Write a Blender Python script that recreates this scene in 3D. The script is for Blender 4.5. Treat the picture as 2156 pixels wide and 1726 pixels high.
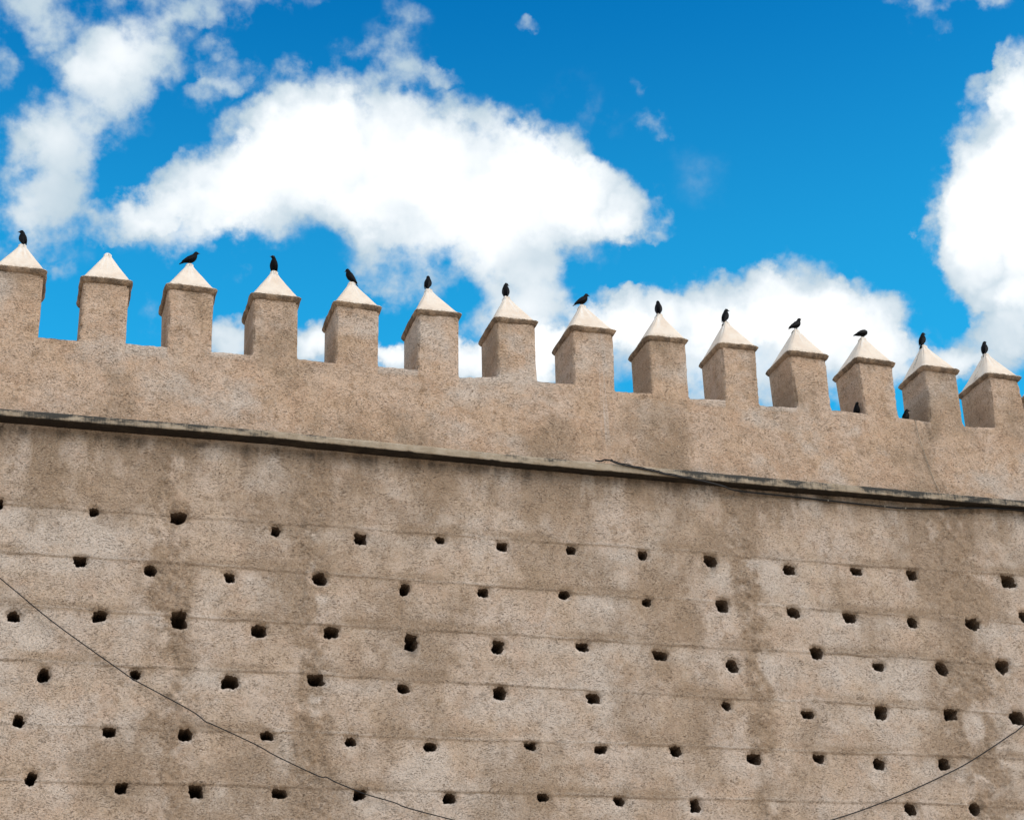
import bpy, bmesh, math, random
import numpy as np
from mathutils import Matrix, Vector, Euler

for o in list(bpy.data.objects):
    bpy.data.objects.remove(o)
scene = bpy.context.scene
COL = scene.collection

# ------------------------------------------------------------------ camera
CAM = Vector((3.8078, -24.5054, 1.6))
RV = Vector((0.95679611, -0.28849485, -0.03622046))
UV = Vector((-0.08937133, -0.41034256, 0.9075416))
FV = Vector((0.27668387, 0.8650952, 0.41839733))
cd = bpy.data.cameras.new("camera")
cam = bpy.data.objects.new("camera", cd)
COL.objects.link(cam)
cam.matrix_world = Matrix.Translation(CAM) @ Matrix((RV, UV, -FV)).transposed().to_4x4()
cd.sensor_width = 36.0
cd.lens = 59.65
cd.clip_end = 5000
scene.camera = cam

# ------------------------------------------------------------------ exposure
scene.view_settings.view_transform = 'Standard'
scene.view_settings.look = 'None'
scene.view_settings.gamma = 1.0
scene.view_settings.use_curve_mapping = False
scene.view_settings.exposure = 0.52

# ------------------------------------------------------------------ sun
SUN = Vector((0.56, -0.56, 0.61)).normalized()
SUN_EL = math.asin(SUN.z)
SUN_AZ = math.atan2(SUN.x, SUN.y)
sl = bpy.data.lights.new("sun", 'SUN')
sl.energy = 1.5
sl.angle = math.radians(45.0)      # the sun stands behind thin cloud: no hard shadows in the photograph
sl.color = (1.0, 0.89, 0.76)
so = bpy.data.objects.new("sun", sl)
COL.objects.link(so)
so.rotation_euler = SUN.to_track_quat('Z', 'Y').to_euler()


# ------------------------------------------------------------------ node helper
class NT:
    def __init__(self, tree):
        self.t = tree
        tree.nodes.clear()

    def n(self, kind, ins=None, **props):
        nd = self.t.nodes.new(kind)
        for k, v in props.items():
            setattr(nd, k, v)
        for k, v in (ins or {}).items():
            s = nd.inputs[k]
            if isinstance(v, bpy.types.NodeSocket):
                self.t.links.new(v, s)
            else:
                s.default_value = v
        return nd

    def math(self, op, a, b=0.0, c=0.0, clamp=False):
        return self.n('ShaderNodeMath', {0: a, 1: b, 2: c}, operation=op, use_clamp=clamp).outputs[0]

    def vmath(self, op, a, b=(0, 0, 0), out=0):
        return self.n('ShaderNodeVectorMath', {0: a, 1: b}, operation=op).outputs[out]

    def scale(self, v, s):
        nd = self.n('ShaderNodeVectorMath', {0: v, 'Scale': s}, operation='SCALE')
        return nd.outputs[0]

    def noise(self, vec, scale, detail=4.0, rough=0.55, out='Fac', distortion=0.0):
        return self.n('ShaderNodeTexNoise', {'Vector': vec, 'Scale': scale, 'Detail': detail,
                                             'Roughness': rough, 'Distortion': distortion}).outputs[out]

    def step(self, v, lo, hi, a=0.0, b=1.0):
        return self.n('ShaderNodeMapRange', {'Value': v, 'From Min': lo, 'From Max': hi,
                                             'To Min': a, 'To Max': b},
                      interpolation_type='SMOOTHSTEP').outputs[0]

    def mix(self, f, a, b, blend='MIX'):
        nd = self.n('ShaderNodeMix', data_type='RGBA', blend_type=blend)
        for i, v in ((0, f), (6, a), (7, b)):
            if isinstance(v, bpy.types.NodeSocket):
                self.t.links.new(v, nd.inputs[i])
            elif i == 0:
                nd.inputs[0].default_value = v
            else:
                nd.inputs[i].default_value = (*v, 1.0) if len(v) == 3 else v
        return nd.outputs[2]


# ------------------------------------------------------------------ world: daylight sky with fair weather cumulus
def pix_dir(px, py):
    """world direction of a cloud measured on the photograph (2156 px wide frame)"""
    f = 6757.3 / 1.8915
    return (FV + RV * ((px - 1078) / f) - UV * ((py - 863) / f)).normalized()


# centre x, y, half width, half height, tilt (deg), weight
CLOUDS = [
    # big central cumulus
    (640, 235, 95, 85, 20, 1.0), (745, 310, 190, 140, 0, 1.3), (560, 345, 170, 110, -30, 1.2),
    (420, 420, 170, 75, -28, 1.0), (280, 455, 98, 44, -15, 1.2), (890, 350, 210, 140, 5, 1.3),
    (1050, 370, 180, 120, 10, 1.2), (1170, 390, 120, 110, 20, 1.1), (1250, 430, 95, 80, 20, 1.2),
    (1345, 455, 58, 60, 0, 1.2), (1290, 480, 75, 30, 5, .6), (980, 480, 260, 90, 8, 1.2),
    (845, 540, 130, 75, 10, .55), (1090, 560, 130, 90, 60, 1.0), (365, 510, 100, 38, 12, .6),
    (1120, 650, 110, 80, 0, .9), (560, 450, 200, 60, -5, .7), (890, 600, 150, 45, 10, .5),
    # gaps between the merlons
    (490, 720, 60, 45, 0, 1.47), (655, 725, 60, 36, 0, 1.68), (825, 745, 55, 32, 0, 1.68),
    (990, 770, 110, 45, 0, 1.89), (1120, 760, 80, 60, 0, 1.68),
    (745, 765, 190, 42, 4, 1.0), (1070, 735, 150, 70, 10, 1.2),
    # low cumulus on the right
    (1320, 670, 110, 55, 0, 1.26), (1440, 670, 140, 68, 0, 1.40), (1560, 650, 120, 72, 0, 1.54),
    (1680, 640, 100, 90, 0, 1.54), (1790, 675, 95, 80, 10, 1.40), (1865, 690, 60, 62, 0, 0.98),
    (1600, 760, 340, 95, 3, 1.68), (1870, 760, 80, 45, 0, 0.70), (1250, 690, 50, 45, 0, 0.84),
    # tall cumulus at the right edge
    (2140, 165, 45, 75, 20, 1.35), (2130, 340, 110, 120, 20, 1.62), (2085, 430, 110, 110, 10, 1.49),
    (2130, 500, 120, 120, 0, 1.62), (2015, 510, 66, 80, 0, 1.22), (2045, 590, 85, 45, 10, 1.08),
    (2130, 660, 75, 60, 0, 1.22), (2090, 740, 90, 60, 0, 1.08), (2055, 215, 34, 48, 0, 0.68),
    (2160, 250, 60, 90, 0, 1.35), (2010, 765, 60, 25, 0, 0.81), (2160, 590, 50, 90, 0, 1.08),
    # top right
    (1950, 30, 42, 48, 0, .66), (2088, 2, 42, 20, 0, .6), (2010, -20, 120, 26, 0, .7),
    # left streak
    (215, 40, 141, 106, -40, 0.74), (290, 135, 118, 73, -30, 0.70), (210, 200, 141, 92, -45, 0.70),
    (140, 290, 135, 88, -60, 0.70), (95, 370, 112, 94, 0, 0.74), (60, 440, 88, 70, 0, 0.52),
    (105, 490, 70, 61, 20, 0.43), (25, 500, 64, 70, 0, 0.43), (40, 35, 112, 73, -20, 0.65),
    (0, 120, 30, 59, 0, 0.43),
    # second small one and top band
    (470, 10, 170, 40, -6, .8), (478, 135, 54, 60, -40, .85), (448, 198, 64, 32, -25, .65),
    # wisps
    (840, 55, 55, 60, 40, .38), (745, 135, 70, 45, -10, .5), (850, 130, 80, 34, 25, .48),
    (930, 150, 40, 20, 20, .46), (1126, 57, 26, 19, 10, .48), (1378, 262, 48, 22, 22, .44),
    (1350, 178, 14, 22, -20, .36), (120, 577, 26, 20, 0, .42), (322, 680, 34, 48, 0, .42),
    (500, 585, 26, 18, -20, .38), (828, 652, 22, 18, 0, .45), (1240, 225, 110, 60, 25, .2),
    (1470, 370, 90, 60, 25, .16),
]

world = bpy.data.worlds.new("World")
scene.world = world
world.use_nodes = True
w = NT(world.node_tree)
sky = w.n('ShaderNodeTexSky', sky_type='NISHITA', sun_disc=False, sun_elevation=SUN_EL,
          sun_rotation=SUN_AZ, altitude=400.0, air_density=1.0, dust_density=0.6, ozone_density=3.0)
blue = w.n('ShaderNodeHueSaturation', {'Hue': 0.482, 'Saturation': 1.35, 'Value': 1.0, 'Color': sky.outputs[0]}).outputs[0]
blue = w.mix(1.0, blue, (0.0, 0.70, 0.98), 'MULTIPLY')
el_ = w.n('ShaderNodeSeparateXYZ', {0: w.n('ShaderNodeTexCoord').outputs['Generated']}).outputs[2]
blue = w.mix(w.step(el_, 0.68, 0.36, 0.0, .40), blue, (0.28, 3.8, 5.7))
gd = w.n('ShaderNodeNewGeometry').outputs['Incoming']
gd = w.scale(gd, -1.0)
d0 = w.n('ShaderNodeTexCoord').outputs['Generated']
wa = w.noise(d0, 34.0, 5.0, 0.55, 'Color')
wb = w.noise(d0, 120.0, 5.0, 0.6, 'Color')
dv = w.vmath('ADD', d0, w.scale(w.vmath('SUBTRACT', wa, (.5, .5, .5)), 0.034))
dv = w.vmath('ADD', dv, w.scale(w.vmath('SUBTRACT', wb, (.5, .5, .5)), 0.010))
dens = None
for (px, py, rx, ry, tilt, wt) in CLOUDS:
    c = pix_dir(px, py)
    a = pix_dir(px + 1, py) - c
    a.normalize()
    b = -(pix_dir(px, py + 1) - c)
    b = (b - a * b.dot(a)).normalized()
    ct, st = math.cos(math.radians(tilt)), math.sin(math.radians(tilt))
    a2, b2 = a * ct - b * st, a * st + b * ct
    k = 1.28 / 3572.0
    rot = Matrix((a2, b2, a2.cross(b2))).transposed().to_euler()
    mp = w.n('ShaderNodeMapping', {'Vector': dv, 'Location': c, 'Rotation': rot, 'Scale': (rx * k, ry * k, .3)},
             vector_type='TEXTURE').outputs[0]
    ln = w.vmath('DOT_PRODUCT', mp, mp, out=1)
    v = w.math('MULTIPLY_ADD', ln, -wt, wt)
    v = w.math('MAXIMUM', v, 0.0)
    dens = v if dens is None else w.math('ADD', dens, v)
# sky outside the frame, its cloud cover thickened to light the wall
gen = w.step(w.noise(d0, 4.2, 9.0, 0.55), 0.36, 0.50)
outm = w.step(w.vmath('DOT_PRODUCT', d0, tuple(FV), out=1), 0.915, 0.86)
dens = w.math('ADD', dens, w.math('MULTIPLY', w.math('MULTIPLY', gen, outm), 1.9))
er = w.noise(d0, 40.0, 10.0, 0.56)
er2 = w.noise(d0, 17.0, 4.0, 0.5)
dens_c = w.math('MINIMUM', dens, 2.1)
ew = w.math('MULTIPLY', w.step(dens, 0.0, 0.40), w.step(dens, 2.4, 0.9, .2, 1.0))
dn = w.math('ADD', dens_c, w.math('MULTIPLY', w.math('MULTIPLY_ADD', er, 4.3, -2.15), ew))
alpha = w.step(dn, 0.03, 1.55)
thick = w.step(w.math('MULTIPLY', w.math('MINIMUM', dens, 4.0), w.math('MULTIPLY_ADD', er2, 1.8, 0.1)), 0.30, 3.3)
ccol = w.mix(thick, (0.40, 0.51, 0.59), (0.99, 0.985, 0.98))
bgs = w.n('ShaderNodeBackground', {'Color': blue, 'Strength': 0.14}).outputs[0]
bgc = w.n('ShaderNodeBackground', {'Color': ccol, 'Strength': 0.86}).outputs[0]
mx = w.n('ShaderNodeMixShader', {0: alpha, 1: bgs, 2: bgc}).outputs[0]
w.n('ShaderNodeOutputWorld', {'Surface': mx})
world.cycles.sampling_method = 'MANUAL'
world.cycles.sample_map_resolution = 1024


# ------------------------------------------------------------------ numpy noise
def _hash(ix, iy, seed):
    h = (ix.astype(np.int64) * 374761393 + iy.astype(np.int64) * 668265263 + seed * 1442695041) & 0xffffffff
    h = ((h ^ (h >> 13)) * 1274126177) & 0xffffffff
    h = h ^ (h >> 16)
    return (h & 0xffff) / 65535.0


def vnoise(x, y, seed=0):
    x = np.asarray(x, float)
    y = np.asarray(y, float)
    x, y = np.broadcast_arrays(x, y)
    ix, iy = np.floor(x), np.floor(y)
    fx, fy = x - ix, y - iy
    fx = fx * fx * (3 - 2 * fx)
    fy = fy * fy * (3 - 2 * fy)
    a, b = _hash(ix, iy, seed), _hash(ix + 1, iy, seed)
    c, d = _hash(ix, iy + 1, seed), _hash(ix + 1, iy + 1, seed)
    return (a + (b - a) * fx) * (1 - fy) + (c + (d - c) * fx) * fy - 0.5


def fbm(x, y, seed=0, octv=4, gain=0.5):
    s, amp = 0.0, 1.0
    for i in range(octv):
        s = s + amp * vnoise(np.asarray(x) * 2.03 ** i + 17.3 * i, np.asarray(y) * 2.03 ** i - 9.1 * i, seed + i)
        amp *= gain
    return s


def smooth(v, lo, hi):
    t = np.clip((v - lo) / (hi - lo), 0, 1)
    return t * t * (3 - 2 * t)


# ------------------------------------------------------------------ relief of the rammed earth face
ROWS = [(11.13, 0.0), (10.37, -.0085), (9.55, -.004), (8.76, -.007), (7.85, 0.001), (7.05, 0.001), (6.22, 0.0),
        (5.4, 0.), (4.6, 0.), (3.8, 0.), (3.0, 0.), (2.2, 0.), (1.4, 0.), (.6, 0.)]
STRIPS = [(6.2, .34), (8.35, .30), (15.65, .26), (19.6, .55), (2.2, .4), (24.0, .4)]


def row_z(k, x):
    z0, sl_ = ROWS[k]
    return z0 + sl_ * (x - 5) + 0.045 * vnoise(x * 0.6, x * 0 + k * 3.7, 11) + 0.024 * fbm(x * 2.6, x * 0 + k * 5.1, 12, 3)


def relief(x, z):
    """returns (y offset, brown stain, dark dirt with painted ledge shade, pale) for points of the front plane"""
    x = np.asarray(x, float)
    z = np.asarray(z, float)
    x, z = np.broadcast_arrays(x, z)
    lower = smooth(z, 12.45, 12.35)
    y = 0.030 * fbm(x * .55, z * .7, 1, 3) + 0.014 * fbm(x * 3.1, z * 3.6, 2, 3) + 0.006 * fbm(x * 13, z * 15, 3, 3, .6)
    brown = np.clip(fbm(x * .9 + 3, z * .7, 21, 6, .62) * 1.75 - .02, 0, 1)
    grime_shade = np.zeros_like(x)
    pale = np.clip(fbm(x * 1.0, z * 1.3, 31, 6, .62) * 2.0 - .08, 0, 1)
    # lift joints: a recessed line with a slightly proud lip above it
    for k in range(len(ROWS)):
        rz = row_z(k, x)
        d = z - rz
        m = smooth(vnoise(x * 1.3 + 40 * k, x * 0 + k * 7.7, 41) + .3 * vnoise(x * 4, x * 0 + k, 42), -.34, .16)
        pos = 1 - m
        y += lower * m * 0.011 * np.exp(-(d / .011) ** 2)
        y -= lower * (.35 + .65 * m) * 0.007 * np.exp(-((d - .03) / .03) ** 2)
        y += lower * 0.006 * smooth(d, .0, -.02) * smooth(d, -.5, -.02)
        grime_shade += lower * m * .22 * np.exp(-((d) / .012) ** 2) * (.6 + .8 * (vnoise(x * 9, x * 0 + k, 43) + .5))
        brown += lower * .8 * np.exp(-((d - .07) / .08) ** 2) * smooth(vnoise(x * 1.1 + 9 * k, x * 0, 44), -.15, .3)
        pale += lower * (.45 + pos) * .9 * np.exp(-((d - .024) / .016) ** 2)
        pale += lower * .75 * np.exp(-((d + .16) / .13) ** 2) * smooth(vnoise(x * .9 + 5 * k, x * 0, 45), -.1, .35)
    # (thin earth-coloured line along every joint)
    for k in range(len(ROWS)):
        d = z - row_z(k, x)
        brown += lower * .8 * np.exp(-(d / .014) ** 2) * smooth(vnoise(x * 1.6 + 3 * k, x * 0 + k, 46), -.3, .2)
    # rough vertical day joints between the shuttered panels
    for j, (sx, sw) in enumerate(STRIPS):
        xc = sx + .12 * fbm(z * .8, z * 0 + j, 51, 3) + (z - 9) * -.01
        m = np.exp(-((x - xc) / sw) ** 4) * lower * smooth(fbm(x * 2, z * 1.2, 52 + j, 3), -.45, .0)
        y += m * (.038 * fbm(x * 8, z * 8, 53, 4, .65) + .004)
        brown += m * 1.5 * (.60 + 1.5 * fbm(x * 4, z * 4, 54, 3))
        pale += .6 * np.exp(-((x - xc - .08) / (sw * .4)) ** 2) * lower * smooth(fbm(x * 2, z * 1.6, 60 + j, 3), .05, .3)
    # weather streaks running down from the ledge, with its soft shade painted in
    dz = 12.40 - z
    st = smooth(fbm(x * 2.6, z * .35, 61, 4, .6), -.35, .25)
    run = .10 + .55 * np.clip(vnoise(x * 1.7, x * 0, 62) + .5 + .5 * vnoise(x * 7, x * 0, 63), 0, 1.3)
    brown += lower * st * 1.35 * smooth(dz, run * 1.9, 0.0) * (dz > -.1)
    grime_shade += lower * .70 * smooth(dz, .08 + .34 * (vnoise(x * 4.3, x * 0, 64) + .5), .0) * smooth(
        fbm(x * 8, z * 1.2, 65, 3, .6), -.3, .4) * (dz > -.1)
    # pale repairs under the crenel sills and a bleached run below one merlon
    up = 1 - lower
    pale += up * .9 * smooth(np.abs(x - 13.30 + .03 * vnoise(z * 3, z * 0, 66)), .13, .0) * smooth(z, 12.7, 13.2) * smooth(
        vnoise(x * 60, z * 1.5, 67), -.25, .25)
    pale += up * .8 * smooth(np.abs(x - 4.12 + .06 * (z - 14.3)), .16, .0) * smooth(z, 13.9, 14.3) * smooth(z, 15.0, 14.8) * smooth(
        vnoise(x * 55, z * 1.2, 68), -.2, .3)
    brown += up * .65 * smooth(np.abs(x - 19.6), .9, .0) * smooth(fbm(x * 1.5, z * 1.1, 69, 3), -.25, .25)
    grime_shade += up * .55 * smooth(np.abs(x - 19.48 + (z - 13.9) * .12), .16, .0) * smooth(z, 13.1, 14.0) * smooth(
        fbm(x * 5, z * 3, 70, 3), -.25, .2) * smooth(z, 14.02, 13.98)
    return y, np.clip(brown, 0, 1), np.clip(grime_shade, 0, 1), np.clip(pale, 0, 1)


# ------------------------------------------------------------------ mesh helpers
def make_mesh(name, verts, faces, mats, smoothf=True, cols=None, mat_idx=None):
    me = bpy.data.meshes.new(name)
    verts = np.asarray(verts, np.float32)
    faces = np.asarray(faces, np.int32)
    me.vertices.add(len(verts))
    me.vertices.foreach_set('co', verts.ravel())
    k = faces.shape[1]
    me.loops.add(faces.size)
    me.loops.foreach_set('vertex_index', faces.ravel())
    me.polygons.add(len(faces))
    me.polygons.foreach_set('loop_start', np.arange(0, faces.size, k, dtype=np.int32))
    for m in mats:
        me.materials.append(m)
    if mat_idx is not None:
        me.polygons.foreach_set('material_index', np.asarray(mat_idx, np.int32))
    me.update(calc_edges=True)
    me.validate()
    me.polygons.foreach_set('use_smooth', np.full(len(me.polygons), smoothf))
    if cols is not None:
        at = me.attributes.new('wear_shade', 'FLOAT_COLOR', 'POINT')
        c = np.ones((len(verts), 4), np.float32)
        c[:, :3] = cols
        at.data.foreach_set('color', c.ravel())
    return me


def link(name, me, parent=None, loc=None):
    o = bpy.data.objects.new(name, me)
    COL.objects.link(o)
    if loc is not None:
        o.location = loc
    if parent is not None:
        o.parent = parent
    return o


def tag(o, label=None, cat=None, group=None, kind=None):
    for k, v in (('label', label), ('category', cat), ('group', group), ('kind', kind)):
        if v:
            o[k] = v
    return o


def grid_faces(nu, nv, wrap=False):
    """quads of a grid indexed [v*nu+u]"""
    us = np.arange(nu if wrap else nu - 1)
    vs = np.arange(nv - 1)
    U, V = np.meshgrid(us, vs)
    U2 = (U + 1) % nu
    return np.stack([V * nu + U, V * nu + U2, (V + 1) * nu + U2, (V + 1) * nu + U], -1).reshape(-1, 4)


def tube(points, rad, seg=6, wob=0.0):
    pts = [Vector(p) for p in points]
    vs, fs = [], []
    for i, p in enumerate(pts):
        t = (pts[min(i + 1, len(pts) - 1)] - pts[max(i - 1, 0)]).normalized()
        a = t.cross(Vector((0, 1, 0.01))).normalized()
        b = t.cross(a)
        for k in range(seg):
            g = 2 * math.pi * k / seg
            vs.append(p + (a * math.cos(g) + b * math.sin(g)) * rad)
    f = grid_faces(seg, len(pts), True)
    return np.array([tuple(v) for v in vs]), f


def spline(pts, n=8):
    """Catmull-Rom through the points"""
    P = [Vector(p) for p in pts]
    P = [P[0] * 2 - P[1]] + P + [P[-1] * 2 - P[-2]]
    out = []
    for i in range(1, len(P) - 2):
        for k in range(n):
            t = k / n
            a, b, c, d = P[i - 1], P[i], P[i + 1], P[i + 2]
            out.append(.5 * ((2 * b) + (c - a) * t + (2 * a - 5 * b + 4 * c - d) * t * t + (3 * b - a - 3 * c + d) * t ** 3))
    out.append(P[-2])
    return out


# ------------------------------------------------------------------ materials
def new_mat(name):
    m = bpy.data.materials.new(name)
    m.use_nodes = True
    return m, NT(m.node_tree)


def plaster_material(name, tan, lav, brownc, darkc, warm_z=True, fleck=1.0, bump=1.0):
    m, t = new_mat(name)
    P = t.n('ShaderNodeNewGeometry').outputs['Position']
    wear_shade = t.n('ShaderNodeAttribute', attribute_name='wear_shade').outputs['Color']
    sep = t.n('ShaderNodeSeparateColor', {0: wear_shade})
    br, gr, pl = sep.outputs[0], sep.outputs[1], sep.outputs[2]
    n1 = t.noise(P, 1.1, 6, .6)
    n2 = t.noise(P, 5.0, 6, .62)
    n3 = t.noise(P, 26.0, 5, .65)
    # base tones
    c = t.mix(t.step(n1, .36, .64), tan, lav)
    c = t.mix(t.math('MULTIPLY', t.step(n2, .50, .70), .72), c, brownc)
    c = t.mix(t.math('MULTIPLY', t.step(n2, .47, .28), .45), c, lav)
    pk = t.noise(P, 2.3, 5, .65)
    c = t.mix(t.math('MULTIPLY', t.step(pk, .48, .62), .75), c, (tan[0] * .97, tan[1] * .94, tan[2] * .94))
    if warm_z:   # the render of the parapet is a warmer, pinker mix than the old wall below the ledge
        z = t.n('ShaderNodeSeparateXYZ', {0: P}).outputs[2]
        zz = t.step(z, 12.40, 12.48)
        c = t.mix(t.math('MULTIPLY', zz, .75), c, (1.06, 0.955, .86), 'MULTIPLY')
    # wear painted per vertex: stains, dirt, ledge shade, bleached repairs
    c = t.mix(t.math('MULTIPLY', pl, .72), c, (.64, .56, .50))
    bn = t.math('MULTIPLY', br, t.math('MULTIPLY_ADD', n3, 1.6, .05))
    c = t.mix(t.math('MULTIPLY', bn, .95, clamp=True), c, brownc)
    # straw and trowel strokes: short curved dark flecks in three directions
    sw = t.n('ShaderNodeTexNoise', {'Vector': P, 'Scale': 1.6, 'Detail': 2.0}).outputs['Color']
    Pw = t.vmath('ADD', P, t.scale(t.vmath('SUBTRACT', sw, (.5, .5, .5)), 0.40))
    fl, bsum = None, None
    for ang, sx, sz in ((20, 20, 85), (-35, 22, 75), (75, 26, 70)):
        mp = t.n('ShaderNodeMapping', {'Vector': Pw, 'Rotation': (0, math.radians(ang), 0), 'Scale': (sx, 30, sz)},
                 vector_type='POINT').outputs[0]
        nz = t.noise(mp, 1.0, 3, .6)
        msk = t.noise(P, 3.1 + ang * .01, 3, .6)
        f = t.math('MULTIPLY', t.step(nz, .56, .70), t.step(msk, .34, .60, .15, 1.0))
        fl = f if fl is None else t.math('MAXIMUM', fl, f)
        bsum = nz if bsum is None else t.math('ADD', bsum, nz)
    spk = t.step(t.noise(P, 40.0, 5, .8), .53, .70)
    flk = t.math('MULTIPLY', fl, .85 * fleck)
    c = t.mix(t.math('MULTIPLY', spk, .58 * fleck), c, darkc)
    c = t.mix(flk, c, darkc)
    pit = t.math('MULTIPLY', t.step(t.noise(P, 21.0, 4, .75), .63, .70), t.step(n2, .42, .62))
    c = t.mix(t.math('MULTIPLY', pit, .75 * fleck), c, tuple(v * .45 for v in darkc))
    hi = t.math('MULTIPLY', t.step(n3, .54, .70), .45)
    c = t.mix(hi, c, (.72, .61, .515))
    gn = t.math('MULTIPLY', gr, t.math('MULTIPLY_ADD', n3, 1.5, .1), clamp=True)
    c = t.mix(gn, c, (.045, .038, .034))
    h = t.math('ADD', t.math('MULTIPLY', bsum, .5), t.math('MULTIPLY', n3, 1.2))
    h = t.math('SUBTRACT', h, t.math('MULTIPLY', fl, .8))
    h = t.math('SUBTRACT', h, t.math('MULTIPLY', spk, .35))
    h = t.math('SUBTRACT', h, t.math('MULTIPLY', pit, .8))
    bmp = t.n('ShaderNodeBump', {'Strength': .9 * bump, 'Distance': .016, 'Height': h})
    b = t.n('ShaderNodeBsdfPrincipled', {'Base Color': c, 'Roughness': .95, 'Specular IOR Level': .12,
                                        'Normal': bmp.outputs[0]})
    t.n('ShaderNodeOutputMaterial', {'Surface': b.outputs[0]})
    return m


M_WALL = plaster_material('earth_plaster', (.565, .435, .335), (.61, .50, .425), (.335, .24, .165), (.135, .095, .068))
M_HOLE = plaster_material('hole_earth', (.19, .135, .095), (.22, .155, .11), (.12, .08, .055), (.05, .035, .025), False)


def cap_material():
    m, t = new_mat('cap_limewash')
    g = t.n('ShaderNodeNewGeometry')
    P = g.outputs['Position']
    wear_shade = t.n('ShaderNodeAttribute', attribute_name='wear_shade').outputs['Color']
    sep = t.n('ShaderNodeSeparateColor', {0: wear_shade})
    n1 = t.noise(P, 3.5, 6, .6)
    n2 = t.noise(P, 22, 5, .65)
    st = t.n('ShaderNodeMapping', {'Vector': P, 'Scale': (14, 14, 3.0)}).outputs[0]
    n4 = t.noise(st, 1.0, 5, .6)
    c = t.mix(t.step(n1, .35, .65), (.73, .615, .515), (.79, .695, .60))
    c = t.mix(t.math('MULTIPLY', t.step(n4, .50, .72), .32), c, (.66, .51, .385))
    c = t.mix(t.math('MULTIPLY', t.step(n2, .60, .76), .30), c, (.45, .33, .24))
    c = t.mix(t.math('MULTIPLY', sep.outputs[2], t.step(n2, .30, .55)), c, (.82, .80, .77))
    c = t.mix(t.math('MULTIPLY', sep.outputs[0], t.step(n2, .38, .6)), c, (.36, .27, .19))
    c = t.mix(t.math('MULTIPLY', sep.outputs[1], t.step(n2, .42, .58)), c, (.09, .085, .065))
    h = t.math('ADD', t.math('MULTIPLY', n1, 1.0), t.math('MULTIPLY', n2, .35))
    bmp = t.n('ShaderNodeBump', {'Strength': .45, 'Distance': .02, 'Height': h})
    b = t.n('ShaderNodeBsdfPrincipled', {'Base Color': c, 'Roughness': .8, 'Specular IOR Level': .2,
                                        'Normal': bmp.outputs[0]})
    t.n('ShaderNodeOutputMaterial', {'Surface': b.outputs[0]})
    return m


def ledge_material():
    m, t = new_mat('ledge_render')
    P = t.n('ShaderNodeNewGeometry').outputs['Position']
    wear_shade = t.n('ShaderNodeAttribute', attribute_name='wear_shade').outputs['Color']
    sep = t.n('ShaderNodeSeparateColor', {0: wear_shade})
    n1 = t.noise(P, 4.0, 6, .6)
    n2 = t.noise(P, 30.0, 5, .65)
    lam = t.n('ShaderNodeMapping', {'Vector': P, 'Scale': (5, 5, 70)}).outputs[0]
    n3 = t.noise(lam, 1.0, 5, .65)
    ver = t.n('ShaderNodeMapping', {'Vector': P, 'Scale': (34, 34, 4)}).outputs[0]
    n4 = t.noise(ver, 1.0, 4, .6)
    c = t.mix(t.step(n1, .36, .64), (.36, .29, .215), (.44, .37, .29))
    c = t.mix(t.math('MULTIPLY', t.step(n3, .48, .68), .65), c, (.22, .175, .125))
    bl = t.n('ShaderNodeMapping', {'Vector': P, 'Scale': (3.2, 3.2, 9)}).outputs[0]
    n5 = t.noise(bl, 1.0, 6, .68)
    mm = t.math('ADD', t.math('MULTIPLY', n5, .75), t.math('MULTIPLY', n4, .25))
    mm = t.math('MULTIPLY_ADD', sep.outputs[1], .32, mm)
    mil_shade = t.step(mm, .60, .80)
    c = t.mix(t.math('MULTIPLY', mil_shade, .95), c, (.04, .042, .042))
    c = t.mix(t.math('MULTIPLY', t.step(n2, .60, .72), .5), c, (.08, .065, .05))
    c = t.mix(t.math('MULTIPLY', sep.outputs[0], t.step(n2, .05, .4)), c, (.022, .017, .014))  # near-black underside: its shade is deepened in the colour
    h = t.math('ADD', n3, n2)
    bmp = t.n('ShaderNodeBump', {'Strength': .6, 'Distance': .015, 'Height': h})
    b = t.n('ShaderNodeBsdfPrincipled', {'Base Color': c, 'Roughness': .92, 'Specular IOR Level': .15,
                                        'Normal': bmp.outputs[0]})
    t.n('ShaderNodeOutputMaterial', {'Surface': b.outputs[0]})
    return m


def simple_mat(name, col, rough=.7, var=.3, scale=40, spec=.3):
    m, t = new_mat(name)
    P = t.n('ShaderNodeNewGeometry').outputs['Position']
    n = t.noise(P, scale, 4, .6)
    c = t.mix(t.step(n, .3, .7), tuple(v * (1 - var) for v in col), tuple(v * (1 + var) for v in col))
    b = t.n('ShaderNodeBsdfPrincipled', {'Base Color': c, 'Roughness': rough, 'Specular IOR Level': spec})
    t.n('ShaderNodeOutputMaterial', {'Surface': b.outputs[0]})
    return m


M_CAP = cap_material()
M_LEDGE = ledge_material()
M_WIRE = simple_mat('black_insulation', (.012, .012, .014), .6)
M_STRING = simple_mat('grey_cord', (.27, .25, .21), .8)
M_GROUND = plaster_material('packed_earth', (.54, .44, .32), (.56, .47, .37), (.44, .34, .23), (.3, .23, .16), False, .5, .5)
M_FEATHER = simple_mat('black_feathers', (.0045, .0045, .006), .7, .5, 90, .08)
M_WING = simple_mat('black_wing_feathers', (.006, .006, .008), .6, .5, 60, .1)
M_NAPE = simple_mat('grey_nape_feathers', (.025, .025, .03), .65, .4, 90, .2)
M_BEAK = simple_mat('dark_horn', (.012, .011, .010), .45, .3, 90, .4)
M_EYE = simple_mat('pale_iris', (.35, .38, .40), .2, .1, 90, .5)

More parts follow.
